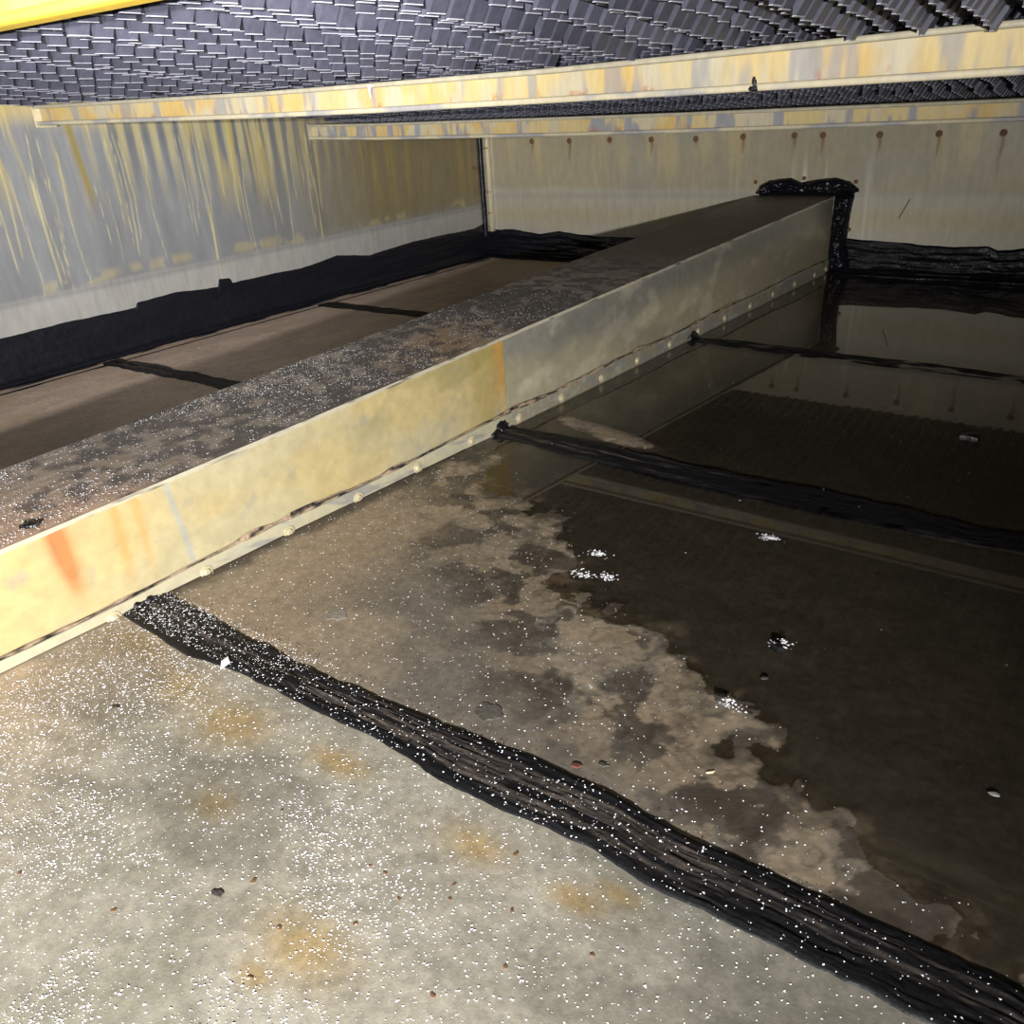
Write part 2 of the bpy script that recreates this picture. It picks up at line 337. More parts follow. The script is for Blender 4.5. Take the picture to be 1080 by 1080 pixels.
# box beam ----------------------------------------------------------
bb = tag(empty('box_beam', (-1.85, 2.5, 0)), 'long low steel box beam, its near side yellowed, reaching to the back wall', 'box beam', kind='thing')
OFF = Vector((-1.85, 2.5, 0)); o3 = np.array(OFF)
def bgrid(name, P, mat, c=None, r=None, parent=bb, flip=False): return grid(name, P - o3, mat, c, r, parent, flip)
def side_colour(y, z, far):
    n = fbm(y * 3, z * 5, 4, 80); v = fbm(y * 9, z * 2, 4, 81); wsh = fbm(y * 5 + z * 4, z * 9 - y * 2, 4, 82)
    zt = ZT(y); u = z / zt
    if not far:
        c = np.broadcast_to(lin((196, 178, 128)), y.shape + (3,)).copy()
        c = mixc(c, lin((186, 180, 150)), ss(.42, .68, n) * .6)
        c = mixc(c, lin((226, 190, 106)), ss(.52, .7, v) * ss(.3, .9, u) * .7 * ss(.95, .6, y))
        c = mixc(c, lin((150, 142, 92)), ss(.48, .66, wsh) * ss(.45, .8, u) * ss(.9, 1.3, y) * .55)
        c = mixc(c, lin((168, 150, 84)), ss(1.75, 2.1, y) * ss(.45, .6, v) * .6)
        c = mixc(c, lin((150, 152, 146)), ss(.66, .84, fbm(y * 13, z * 13, 4, 83)) * .5)
        e = np.exp(-((y - .668 + .02 * (u - .8)) / (.012 + .012 * u)) ** 2) * ss(.25, .8, u)
        c = mixc(c, lin((186, 112, 58)), np.clip(e * 1.1, 0, .8))
        for py, s, a in ((.79, .012, .5), (.84, .010, .45), (2.105, .03, .6)):
            c = mixc(c, lin((206, 150, 70)), np.exp(-((y - py) / s) ** 2) * a * ss(.2, .7, u))
        c = mixc(c, lin((168, 172, 168)), np.exp(-((y - .915 - .03 * (1 - u)) / .007) ** 2) * .8)
        c = c * .62; r = .45 + .1 * n
    else:
        c = np.broadcast_to(lin((156, 148, 124)), y.shape + (3,)).copy()
        c = mixc(c, lin((118, 118, 114)), ss(.55, .85, u + .2 * (n - .5)) * .7)
        c = mixc(c, lin((186, 178, 156)), ss(.6, .75, wsh) * .5)
        c = mixc(c, lin((96, 96, 94)), ss(.55, .7, n) * .3)
        c = c * .8; r = .34 + .12 * n
    return c * (0.93 + .14 * fbm(y * 40, z * 40, 2, 84))[..., None], r
def side(y0, y1, n, far):
    y = np.linspace(y0, y1, n); t = np.linspace(0, 1, 60); Y, T = np.meshgrid(y, t, indexing='ij')
    zt = ZT(Y) - .002; Z = -.005 + T * (zt + .005)
    bul = .010 * (fbm(Y * 3, Z * 6, 3, 85) - .5) * np.sin(T * math.pi) + (.0 if not far else -.003)
    c, r = side_colour(Y, Z, far)
    bgrid('side_panel', np.stack([XR(Y) + bul - .004 * ss(.97, 1, T), Y, Z], 2), M_box, c, r)
side(-1.4, .3, 80, False); side(.3, 2.132, 620, False); side(2.128, YBx(-1.5) - .01, 500, True)
tagged = [o for o in bb.children if o.name.startswith('side_panel')]
tagged[-1]['label'] = 'grey bare side panel of the far half'; tagged[1]['label'] = 'yellow stained side panel of the near half'
# far-side panel and top sheet
y = np.linspace(-1.4, YB - .01, 60); t = np.linspace(0, 1, 4); Y, T = np.meshgrid(y, t, indexing='ij')
P = np.stack([XL(Y), Y, T * ZT(Y)], 2); bgrid('back_panel', P, M_box, np.broadcast_to(lin((120, 116, 104)), P.shape), .5, flip=True)
y = np.concatenate([np.linspace(-1.4, .3, 60), np.linspace(.31, 3.4, 640), np.linspace(3.42, YB - .005, 120)]); t = np.linspace(0, 1, 90); Y, T = np.meshgrid(y, t, indexing='ij')
Xt = XL(Y) * (1 - T) + (XR(Y) + .004) * T
n1 = fbm(Xt * 5, Y * 5, 4, 90); n2 = fbm(Xt * 22 + Y * 14, Y * 24 - Xt * 8, 5, 91); n3 = fbm(Xt * 60, Y * 22, 3, 92)
c = np.broadcast_to(lin((138, 128, 118)), Y.shape + (3,)).copy()
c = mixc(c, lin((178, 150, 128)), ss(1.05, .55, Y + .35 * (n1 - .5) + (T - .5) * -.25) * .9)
c = mixc(c, lin((150, 128, 102)), (np.exp(-((Y - 1.92 - .3 * (1 - T)) / .22) ** 2)) * .9 * ss(.15, .6, T))
darkz = ss(.42, .64, n2 + .22 * np.exp(-((Y - 2.45) / .33) ** 2) + .10 * np.exp(-((Y - 1.4) / .5) ** 2) - .12 * ss(3.0, 3.6, Y) - .15 * ss(.9, .6, Y) - .22 * np.exp(-((Y - 2.02 - .25 * (1 - T)) / .15) ** 2) * ss(.1, .5, T))
c = mixc(c, lin((66, 64, 66)), darkz * .7)
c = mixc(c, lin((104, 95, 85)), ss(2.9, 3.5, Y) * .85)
c = c * (0.8 + .4 * n3)[..., None]
P = np.stack([Xt, Y, ZT(Y) + .0025 + .004 * (fbm(Xt * 3, Y * 3, 2, 93) - .5)], 2)
bgrid('top_panel', P, M_top, c, .55 - .1 * n1, flip=True)
# folded edge of the top sheet over the near side
y = np.linspace(.0, YB - .02, 260); t = np.linspace(0, 1, 4); Y, T = np.meshgrid(y, t, indexing='ij')
P = np.stack([XR(Y) + .0055 + 0 * T, Y, ZT(Y) + .003 - T * (.009 + .003 * fbm(Y * 12, Y * 0, 3, 94))], 2)
c = np.broadcast_to(lin((160, 154, 136)), P.shape).copy(); c = mixc(c, lin((60, 56, 50)), ss(.55, .7, fbm(Y * 14, T, 3, 95)) * .8)
bgrid('top_edge', P, M_box, c, .4)
# base flange: separate strip lapped on the foot of the side, two lengths, with tar smears in the lap and a bolt row
def flange(y0, y1, n):
    y = np.linspace(y0, y1, n); t = np.linspace(0, 1, 16); Y, T = np.meshgrid(y, t, indexing='ij')
    ztp = .084 + .004 * np.sin(Y * 7) + .004 * (fbm(Y * 6, Y * 0, 3, 96) - .5)
    zb = np.maximum(FZ(XR(Y) + .02, Y) + .002, -.004)
    Z = zb + T * (ztp - zb)
    P = np.stack([XR(Y) + .009 - .004 * ss(.93, 1, T) + .003 * fbm(Y * 5, T, 2, 97), Y, Z], 2)
    far = ss(2.0, 2.2, Y)
    c = np.broadcast_to(lin((186, 178, 150)), P.shape).copy(); c = mixc(c, lin((150, 142, 124)), far)
    sm = ss(.56, .66, fbm(Y * 13 + T, T * 1.5 + Y * 4, 3, 98)); c = mixc(c, lin((136, 138, 138)), sm * .7 * ss(.9, 1.1, Y))
    c = mixc(c, lin((180, 178, 160)), ss(.5, .7, fbm(Y * 40, T * 3, 3, 99)) * .5)
    bgrid('base_flange', P, M_box, c * .68, .42)
    # lip that faces up along the bottom edge
    return
flange(-1.4, 2.05, 420); flange(2.05, YB - .02, 300)
y = np.linspace(.2, 5.2, 700); t = np.linspace(0, 1, 5); Y, T = np.meshgrid(y, t, indexing='ij')
hh = (.0035 + .013 * ss(.50, .72, fbm(Y * 6, Y * 0 + .5, 3, 100))) * np.clip(1.6 - Y * .2, .5, 1.3)
zc = .088 + .004 * np.sin(Y * 7)
P = np.stack([XR(Y) + .004 + .008 * np.sin(T * math.pi), Y, zc + (T - .5) * hh], 2)
c = mixc(np.broadcast_to(lin((140, 122, 102)), P.shape).copy(), lin((30, 28, 30)), ss(.45, .65, fbm(Y * 30, T * 3, 3, 101)))
tag(bgrid('lap_sealant', P, M_tar, c, .5), 'thin smeared dark sealant line in the lap above the flange')
for by, bz in [(.20, .056), (.46, .057), (.723, .056), (.955, .058), (1.2, .056), (1.44, .056), (1.681, .056), (1.928, .058), (2.179, .055), (2.433, .052), (2.70, .051), (2.97, .05), (3.245, .05), (3.513, .046), (3.789, .044), (4.083, .042), (4.371, .043), (4.676, .038), (4.984, .034), (5.17, .034)]:
    o = put_bolt(MB_pale, Vector((XR(by) + .0105, by, bz)) - OFF, (1, 0, 0), bb)

# tar coatings ------------------------------------------------------
def tar_colour(a, b, brown=0.0, seed=0):
    c = np.broadcast_to(lin((15, 15, 21)), a.shape + (3,)).copy()
    if brown: c = mixc(c, lin((98, 86, 76)), np.clip(brown, 0, 1))
    return c
def profile_band(name, s, ztop, foot, base, into, wallaxis, n_w=22, n_f=12, seed=0, ridge=.006):
    """sealant running along s: from ztop down the wall and out over the floor by foot"""
    s = np.asarray(s); T = np.linspace(0, 1, n_w + n_f)
    Sg, Tg = np.meshgrid(s, T, indexing='ij')
    zt = ztop[:, None]; ft = foot[:, None]
    wall = Tg < n_w / (n_w + n_f - 1.0)
    tw = np.clip(Tg / (n_w / (n_w + n_f - 1.0)), 0, 1); tf = np.clip((Tg - n_w / (n_w + n_f - 1.0)) / (1 - n_w / (n_w + n_f - 1.0)), 0, 1)
    bulge = .022 * ss(.75, 1, tw) * (1 - .6 * tf)
    rd = ridge * (fbm(Sg * 5, Tg * 22, 4, 110 + seed) * 1.5 - .25) + .004 * (fbm(Sg * 40, Tg * 30, 3, 111 + seed) - .3)
    edge = ss(0, .06, Tg) * ss(1, .93, Tg)
    out = .0015 + (bulge + rd) * edge + ft * tf
    Z = zt * (1 - tw) + 0 * tf + (.004 + .012 * (1 - tf) * ss(.8, 1, tw) + rd * tf) * edge + (1 - edge) * tf * -.002
    return Sg, Tg, out, Z
# left wall band
lw = np.array([(-1.5, .24), (1.2, .235), (1.621, .232), (1.825, .232), (1.912, .236), (2.281, .228), (2.293, .250), (2.516, .253), (2.776, .230), (2.79, .268), (2.862, .260), (2.872, .234), (3.165, .235), (3.373, .227), (3.665, .25), (3.952, .208), (4.364, .228), (4.766, .222), (5.069, .217), (5.24, .245)])
s = np.linspace(-1.5, 5.22, 900); zt = np.interp(s, lw[:, 0], lw[:, 1]) + .010 * (fbm(s * 8, s * 0, 4, 112) - .5)
ft = .035 + .04 * fbm(s * 3, s * 0, 3, 113) + .02 * ss(3.5, 4.5, s)
Sg, Tg, out, Z = profile_band('x', s, zt, ft, 0, 0, 'x', seed=1, ridge=.005)
Zf = FZ(XW(Sg) + .05, Sg)
P = np.stack([XW(Sg) + out, Sg, Z + Zf * ss(.4, 1, Tg)], 2)
cc = tar_colour(Sg, Tg); cc = mixc(cc, lin((92, 82, 74)), ss(.9, .97, Tg) * ss(.35, .6, fbm(Sg * 6, Tg * 3, 3, 114)))
o = grid('sealant_band', P, M_tar, cc, .42 + .2 * fbm(Sg * 8, Tg * 10, 3, 115))
tag(o, 'wide black tar coating along the foot of the left wall', 'sealant')
# floor line of sealant in front of the left band
s = np.linspace(1.0, 5.1, 500); t = np.linspace(0, 1, 5); Y, T = np.meshgrid(s, t, indexing='ij')
wd = .008 + .016 * ss(.5, .7, fbm(Y * 5, Y * 0, 3, 116)); xc = XW(Y) + .115 + .012 * (fbm(Y * 2, Y * 0, 2, 117) - .5)
P = np.stack([xc + (T - .5) * wd, Y, FZ(xc, Y) + .004 * np.sin(T * math.pi) - .0005], 2)
tag(grid('sealant_line', P, M_tar, blk(P), .5), 'thin ragged black sealant line on the floor in front of the left wall coating', 'sealant')
# back wall bands, left and right of the box beam
def back_band(pts, x0, x1, seed, label):
    pts = np.array(pts); s = np.linspace(x0, x1, 520)
    zt = np.interp(s, pts[:, 0], pts[:, 1]) + .012 * (fbm(s * 12, s * 0, 4, 120 + seed) - .5)
    ft = .05 + .05 * fbm(s * 4, s * 0, 3, 121 + seed)
    Sg, Tg, out, Z = profile_band('y', s, zt, ft, 0, 0, 'y', seed=seed, ridge=.014)
    yy = YBx(Sg) - out
    P = np.stack([Sg, yy, Z + np.maximum(FZ(Sg, yy), 0) * ss(.4, 1, Tg)], 2)
    o = grid('sealant_band', P, M_tar, tar_colour(Sg, Tg), .16 + .22 * fbm(Sg * 10, Tg * 10, 3, 122))
    tag(o, label, 'sealant')
back_band([(-4.03, .243), (-3.971, .192), (-3.803, .196), (-3.55, .17), (-3.393, .191), (-3.176, .171), (-3.048, .165), (-2.6, .17), (-2.05, .17)], -4.03, XL(5.2) - .01, 2, 'glossy ridged black tar in the left corner, along the foot of the back wall')
back_band([(-1.48, .21), (-1.421, .203), (-1.286, .191), (-1.045, .181), (-.852, .172), (-.694, .185), (-.645, .164), (-.524, .176), (.0, .18), (.5, .17), (1.2, .18), (2.5, .17)], XR(5.2) + .012, 2.4, 3, 'ridged black tar along the foot of the back wall, right of the box beam')
# collar of tar where the box beam meets the back wall: over the top and down the right side
def blob_sheet(name, uo, outline_lo, outline_hi, horizontal, parent, seed, bulge=.035):
    n = 140; a = np.linspace(0, 1, n); b = np.linspace(0, 1, 26); A, B = np.meshgrid(a, b, indexing='ij')
    lo = np.array(outline_lo); hi = np.array(outline_hi)
    k = uo[0] + (uo[1] - uo[0]) * A
    L = np.interp(k, lo[:, 0], lo[:, 1]); H = np.interp(k, hi[:, 0], hi[:, 1])
    H = H + .008 * (fbm(k * 30, k * 0, 3, seed) - .5)
    q = L + (H - L) * B
    th = bulge * (np.sin(np.clip(B, 0, 1) * math.pi) ** .6) * ss(0, .08, A) * ss(1, .92, A) * (.6 + .9 * fbm(A * 16, B * 5, 3, seed + 1)) + .002
    if horizontal: X, Zv = k, q
    else: X, Zv = q, k
    P = np.stack([X, YBx(X) - th, Zv], 2)
    return grid(name, P, M_tar, blk(P), .18 + .15 * fbm(A * 20, B * 20, 2, seed + 2), parent, flip=horizontal)
col = tag(empty('sealant_collar', (0, 0, 0)), 'glossy black tar collar sealing the box beam end to the back wall', 'sealant')
blob_sheet('top_smear', (-1.985, -1.385), [(-1.985, .445), (-1.93, .425), (-1.5, .427), (-1.385, .455)], [(-1.985, .452), (-1.959, .493), (-1.903, .519), (-1.774, .533), (-1.716, .507), (-1.625, .522), (-1.53, .531), (-1.439, .511), (-1.385, .470)], True, col, 130, .04)
blob_sheet('side_smear', (.0, .45), [(.0, -1.525), (.45, -1.515)], [(.0, -1.385), (.06, -1.39), (.182, -1.424), (.338, -1.418), (.45, -1.405)], False, col, 134, .05)

# seams across the floor --------------------------------------------
def seam(x0, x1, nx, ylo, yhi, ht, worn, seed, label, ny=44, jit=.008):
    s = np.linspace(x0, x1, nx); b = np.linspace(0, 1, ny); Sx, B = np.meshgrid(s, b, indexing='ij')
    lo = np.interp(Sx, *zip(*ylo)) + jit * (fbm(Sx * 14, Sx * 0, 4, seed) - .5) * 2; hi = np.interp(Sx, *zip(*yhi)) + jit * (fbm(Sx * 14, Sx * 0 + 3, 4, seed + 1) - .5) * 2
    Y = lo + (hi - lo) * B + .002 * (fbm(Sx * 60, B * 10, 2, seed + 2) - .5)
    br = fbm(Sx * 3.0, B * 13, 4, seed + 3); fine = fbm(Sx * 22, B * 34, 3, seed + 4); lump = fbm(Sx * 14, B * 5, 3, seed + 5)
    e = ss(0, .10, B) * ss(1, .90, B)
    h = ht * (.45 + .55 * e) * (.55 + .9 * lump) + e * (.0035 * (br - .5) + .0035 * (fine - .5))
    h = np.where((B == 0) | (B == 1), -.003, h)
    fz = FZ(Sx, Y); P = np.stack([Sx, Y, fz + np.maximum(h, -.003)], 2)
    c = np.broadcast_to(lin((14, 14, 17)), P.shape).copy()
    wr = ss(.50, .62, fbm(Sx * 2.6, B * 9, 4, seed + 6) + .12 * (fine - .5)) * ss(.06, .25, B) * ss(.96, .75, B) * worn(Sx)
    c = mixc(c, lin((92, 83, 76)), .6 * wr * (.25 + .65 * ss(.35, .6, fbm(Sx * 40, B * 40, 3, seed + 7))))
    r = .48 + .3 * wr + .12 * fine
    o = grid('seam_strip', P, M_tar, c, r); return tag(o, label, 'sealant strip', 'black tar seam strips across the floor')
def dab(parent, loc, sz, seed, name='tar_dab', mat=None):
    import bmesh
    bm = bmesh.new(); bmesh.ops.create_icosphere(bm, subdivisions=3, radius=1)
    for v in bm.verts:
        k = 1 + .55 * (fbm(v.co.x * 2.2 + 5, v.co.y * 2.2 + v.co.z * 1.7, 3, seed) - .5) * 2
        v.co = Vector((v.co.x * sz[0] * k, v.co.y * sz[1] * k, v.co.z * sz[2] * k))
    me = bpy.data.meshes.new(name); bm.to_mesh(me); bm.free(); me.materials.append(mat or M_black)
    for pl in me.polygons: pl.use_smooth = True
    o = link(name, me, parent); o.location = loc; return o
one = lambda x: np.ones_like(x)
s3 = seam(XR(.79) + .014, 2.4, 760, [(-1.7, .742), (-1.39, .722), (-1.28, .738), (-1.05, .742), (-.9, .750), (-.73, .730), (-.57, .738), (-.46, .745), (-.374, .733), (-.28, .741), (2.5, .74)],
          [(-1.7, .853), (-1.4, .840), (-1.176, .828), (-.975, .835), (-.82, .841), (-.652, .862), (-.504, .856), (-.4, .844), (-.313, .849), (2.5, .85)], .0045, lambda x: .55 + .45 * ss(.1, -.9, x), 140, 'broad worn black tar strip nearest the camera, running out of the lower right corner')
s2 = seam(XR(2.06) + .014, 2.4, 620, [(-1.7, 2.044), (-1.497, 2.034), (-1.3, 2.009), (-1.1, 2.001), (-.91, 1.987), (-.59, 1.99), (-.32, 1.993), (-.08, 2.02), (2.5, 2.02)],
          [(-1.7, 2.133), (-1.494, 2.144), (-1.324, 2.155), (-1.1, 2.128), (-.78, 2.132), (-.49, 2.142), (-.213, 2.11), (2.5, 2.13)], .010, lambda x: .75 * ss(-.4, -1.2, x), 150, 'middle black tar strip across the wet floor, starting at a notch in the beam foot')
s1 = seam(XR(3.43) + .014, 2.4, 420, [(-1.6, 3.405), (-1.308, 3.379), (-1.06, 3.365), (-.63, 3.367), (2.5, 3.38)], [(-1.6, 3.485), (-1.366, 3.515), (-1.11, 3.512), (-.87, 3.49), (-.66, 3.51), (-.27, 3.465), (2.5, 3.47)], .0085, lambda x: 0 * x, 160, 'farthest black tar strip, mostly under water near the back wall')
for k, (dy, dz, sz) in enumerate([(.755, .035, .016), (.775, .045, .020), (.80, .05, .020), (.825, .045, .018), (.85, .035, .014), (.79, .026, .02), (.83, .024, .02)]):
    dab(s3, (XR(dy) + .014, dy, dz), (.010, sz, sz * .9), 170 + k)
dab(s2, (XR(2.07) + .014, 2.085, .048), (.012, .035, .026), 180); dab(s2, (XR(2.07) + .014, 2.05, .036), (.012, .03, .02), 181)
dab(s1, (XR(3.43) + .014, 3.45, .028), (.014, .045, .026), 182)
# seams of the trough behind the box beam
for y0, sd, lb in ((2.05, 190, 'nearer dark tar strip in the shaded trough behind the box beam'), (3.42, 200, 'farther dark tar strip in the shaded trough behind the box beam')):
    seam(-3.90, -2.07, 120, [(-4, y0 - .05), (-2, y0 - .05)], [(-4, y0 + .06), (-2, y0 + .05)], .006, lambda x: 1.0 + 0 * x, sd, lb, 24, .022)

# support beams and fill --------------------------------------------
def fillz(x, y): return 1.291 - .0120 * x - .1026 * y
def beam_colour(x, v, seed, grey):
    n = fbm(x * 3, v * 2, 4, seed); st = fbm(x * 26, v * .25, 3, seed + 1); w2 = fbm(x * 14, v * .2, 3, seed + 2)
    c = np.broadcast_to(lin((198, 178, 128)), x.shape + (3,)).copy()
    c = mixc(c, lin((186, 179, 158)), ss(.42, .6, w2) * .8)
    c = mixc(c, lin((200, 164, 86)), ss(.54, .68, fbm(x * 7, v * .5, 3, seed + 3)) * .6)
    c = mixc(c, lin((140, 142, 150)), ss(.57, .66, st) * (.45 + .55 * grey) * ss(.0, .15, v))
    c = mixc(c, lin((168, 96, 34)), ss(.73, .78, fbm(x * 40, v * 1.5, 3, seed + 4)) * ss(.5, .0, v) * .8)
    return c * .66
def support_beam(y0, xs, zb, zt, x0, x1, label, seed, grey, n=900, yel=0.0):
    t = tag(empty('support_beam', (x0, y0, float(np.interp(x0, xs, zb)))), label, 'beam', 'support beams under the fill', 'thing')
    O = np.array(t.location); x = np.linspace(x0, x1, n)
    ZB = np.interp(x, xs, zb)[:, None]; H = (np.interp(x, xs, zt)[:, None] - ZB); X = x[:, None]
    def part(name, yz, c, r=.5):
        yz = np.array(yz, float); m = len(yz)
        P = np.stack([np.broadcast_to(X, (n, m)), y0 + np.broadcast_to(yz[:, 0], (n, m)), ZB + yz[:, 2] + H * yz[:, 1]], 2)
        V = np.broadcast_to(np.linspace(0, 1, m), (n, m)); return grid(name, P - O, M_beam, c(np.broadcast_to(X, (n, m)), V), r, t)
    L = lambda a, b, k: [tuple(np.array(a) + (np.array(b) - np.array(a)) * i / (k - 1)) for i in range(k)]
    part('web', L((.028, 0, .006), (.028, 1, -.004), 14), lambda a, b: mixc(beam_colour(a, b, seed, grey), lin((232, 196, 62)), yel * (.6 + .4 * fbm(a * 9, b * 3, 3, seed))))
    pale = lambda a, b: .6 * mixc(mixc(np.broadcast_to(lin((206, 196, 168)), a.shape + (3,)).copy(), lin((150, 152, 164)), ss(.45, .65, fbm(a * 8, b, 3, seed + 5)) * .7), lin((196, 120, 40)), ss(.66, .74, fbm(a * 20, b * 2, 3, seed + 6)) * ss(.3, .0, b) * .8) * (1 - yel) + yel * lin((232, 196, 66)) * (.8 + .4 * fbm(a * 9, b * 3, 3, seed + 9))[..., None]
    # bottom flange: underside, front lip, upper face
    part('bottom_flange', [(.060, 0, 0), (.03, 0, 0), (.004, 0, 0), (0, 0, .003), (0, 0, .012), (.002, 0, .015), (.0275, 0, .0155)], pale)
    fl = lambda a, b: np.broadcast_to(lin((150, 144, 126)), a.shape + (3,)) * (.8 + .4 * fbm(a * 30, b, 3, seed + 7))[..., None]
    part('top_flange', [(.0275, 1, -.013), (.002, 1, -.013), (-.002, 1, -.011), (-.002, 1, -.001), (.002, 1, 0), (.06, 1, 0)], fl)
    return t
b1x = [-3.95, -2.48, -1.96, -1.346, -.97, -.465, -.26, 2.5]
b1 = support_beam(2.03, b1x, [1.05, 1.016, 1.008, 1.003, 1.0, .998, .997, .996], [1.127, 1.095, 1.089, 1.084, 1.086, 1.090, 1.091, 1.095], -3.94, 2.4, 'nearer long yellow-stained channel beam crossing the whole picture under the fill', 210, .35)
b2x = [-3.97, -3.445, -2.358, -1.69, -.43, 2.5]
b2 = support_beam(3.56, b2x, [.903, .885, .867, .860, .853, .85], [.980, .966, .948, .938, .925, .92], -3.965, 2.4, 'farther channel beam with grey drip marks in front of the back wall', 220, .9)
b0 = support_beam(.83, [-4, 2.5], [1.195, 1.145], [1.275, 1.225], -3.93, 2.4, 'bright yellow beam nearest the lamp in the upper left corner', 230, .0, 500, 1.0)
boxes('end_bracket', [(0.0, .004, -.004, .062, -.006, .085), (0.004, .05, .0, .06, -.010, -.004)], M_bolt, b1)
boxes('end_bracket', [(0.0, .004, -.004, .062, -.004, .080)], M_steel, b2)
dab(b1, Vector((-.79, 2.03, 1.005)) - b1.location, (.010, .006, .006), 240); o = dab(b1, Vector((-.787, 2.028, 1.016)) - b1.location, (.004, .004, .012), 241)
import bmesh
def cone(name, r, h, mat, parent, loc):
    bm = bmesh.new(); bmesh.ops.create_cone(bm, cap_ends=True, segments=10, radius1=.0008, radius2=r, depth=h)
    me = bpy.data.meshes.new(name); bm.to_mesh(me); bm.free(); me.materials.append(mat); o = link(name, me, parent); o.location = loc; return o
cone('mineral_drip', .005, .034, M_salt, b1, Vector((-1.965, 2.026, 1.066)) - b1.location)

ceil = tag(boxes('ceiling', [(-4.3, 2.6, -1.6, 5.5, 1.62, 1.72)], M_dark), kind='structure', label='dark void above the fill')
PITCH = .055
def sheet_mesh(x, y0, y1, drop, ph, up, rough_):
    """one fill sheet: a row of deep hanging flutes along Y with slots shaded by an added dark sheet and the lower edge coloured as a glint"""
    V = []; F = []; Cc = []; base = lin((58, 59, 70)) * random.uniform(.8, 1.2); rim = lin((140, 140, 150)); k = math.floor((y0 - ph) / PITCH) + 1; n = 0; ends = []
    while True:
        a = ph + k * PITCH; k += 1
        b = a + PITCH * random.uniform(.72, .80)
        if b > y1: break
        x1 = x + random.uniform(-.003, .003); x0 = x1 - .042; z = fillz(x, a) + drop + up + random.uniform(-.0035, .0035) * rough_
        e = .0006
        for i, (zz, o, lean) in enumerate(((z, e, .034), (z + .0014, e, .0333), (z + .0018, 0, .033), (z + .055, 0, 0), (z + .15, 0, 0))):
            V += [(x1 - .040, a - o, zz), (x1 - lean + o, a - o, zz), (x1 - lean + o, b + o, zz), (x1 - .040, b + o, zz)]
            Cc += [(*(rim if i < 2 else base), .5)] * 4  # pale colour on the lower edge paints in its glint
        F.append((n, n + 3, n + 2, n + 1))
        for l in range(4):
            for q in range(3):
                F.append((n + 4 * l + q, n + 4 * l + q + 1, n + 4 * l + q + 5, n + 4 * l + q + 4))
        n += 20; ends.append((a, z))
    if V:                                  # added near-black sheet, paints shade into the slots between flutes
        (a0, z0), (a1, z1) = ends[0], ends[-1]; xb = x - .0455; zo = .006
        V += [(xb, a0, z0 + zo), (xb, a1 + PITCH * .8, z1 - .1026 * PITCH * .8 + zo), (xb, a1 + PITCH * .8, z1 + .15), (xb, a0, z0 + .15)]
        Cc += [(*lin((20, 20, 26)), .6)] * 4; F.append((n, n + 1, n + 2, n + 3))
    if not V: return None
    return mesh_np('fill_sheet', V, F, M_fill, np.array(Cc), False)
def bay(y0, y1, x0, x1, step, label, single, up=0.0, rg=1.0):
    t = tag(empty('fill_pack', (x0, y0, fillz(x0, y0))), label, 'cooling fill', 'fill packs under the ceiling')
    O = np.array(t.location); allV = []; allF = []; allC = []; k = 0
    for i, xx in enumerate(np.arange(x0, x1, step)):
        drop = ((-.012 if i % 4 == 0 else random.choice((-.002, .004, .008))) + .005 * math.sin(i * .55)) * rg
        me = sheet_mesh(xx, y0, y1, drop, -.0095 * i, up, rg)
        if me is None: continue
        if single:
            o = link('fill_sheet', me, t); o.location = -Vector(O)
        else:
            V = np.empty(len(me.vertices) * 3); me.vertices.foreach_get('co', V); F = np.empty(len(me.loops), int); me.loops.foreach_get('vertex_index', F)
            cc = np.empty(len(me.vertices) * 4, np.float32); me.attributes['col'].data.foreach_get('color', cc)
            allV.append(V.reshape(-1, 3) - O); allF.append(F.reshape(-1, 4) + k); allC.append(cc.reshape(-1, 4)); k += len(allV[-1]); bpy.data.meshes.remove(me)
    if not single:
        o = link('fill_sheets', mesh_np('fill_sheets', np.concatenate(allV), np.concatenate(allF), M_fill, np.concatenate(allC), False), t); o['kind'] = 'stuff'
    return t
bay(.90, 2.085, -3.87, 1.6, .064, 'brightly lit underside of dark corrugated plastic fill above the nearer long beam', True)
bay(2.10, 3.60, -3.89, 1.6, .064, 'dark strip of corrugated fill between the two long beams', True, .035, .35)
bay(3.64, 5.20, -3.91, 1.6, .064, 'shaded corrugated fill hidden behind the farther beam', False, .03, .1)
bay(-1.4, .80, -3.84, 1.6, .064, 'corrugated fill overhead on the camera side of the yellow beam', False, .01)

# small loose things ------------------------------------------------
def flat_scrap(name, x, y, rx, ry, h, mat, seed, rot=0.0, z=None, label=None, cat='scrap', group=None, pts=9):
    bm = bmesh.new(); rs = np.random.default_rng(seed); top = []; bot = []
    for i in range(pts):
        a = 2 * math.pi * i / pts; k = .7 + .5 * rs.random(); px, py = rx * k * math.cos(a), ry * k * math.sin(a)
        cx, sx = math.cos(rot), math.sin(rot); px, py = px * cx - py * sx, px * sx + py * cx
        top.append(bm.verts.new((px * .9, py * .9, h * (.7 + .6 * rs.random())))); bot.append(bm.verts.new((px, py, 0)))
    c = bm.verts.new((0, 0, h * 1.3))
    for i in range(pts):
        j = (i + 1) % pts; bm.faces.new((bot[i], bot[j], top[j], top[i])); bm.faces.new((top[i], top[j], c))
    bm.faces.new(bot[::-1])
    me = bpy.data.meshes.new(name); bm.to_mesh(me); bm.free(); me.materials.append(mat)
    o = link(name, me); o.location = (x, y, float(FZ(np.array(x), np.array(y))) if z is None else z)
    return tag(o, label, cat, group)
M_leaf = plain('dark_scrap', (58, 54, 50), .7); M_flake = plain('brown_rust_flake', (98, 70, 50), .8, var=.4); M_gscr = plain('grey_scrap', (140, 140, 138), .5)
M_scale = plain('pale_scale', (122, 116, 106), .6)
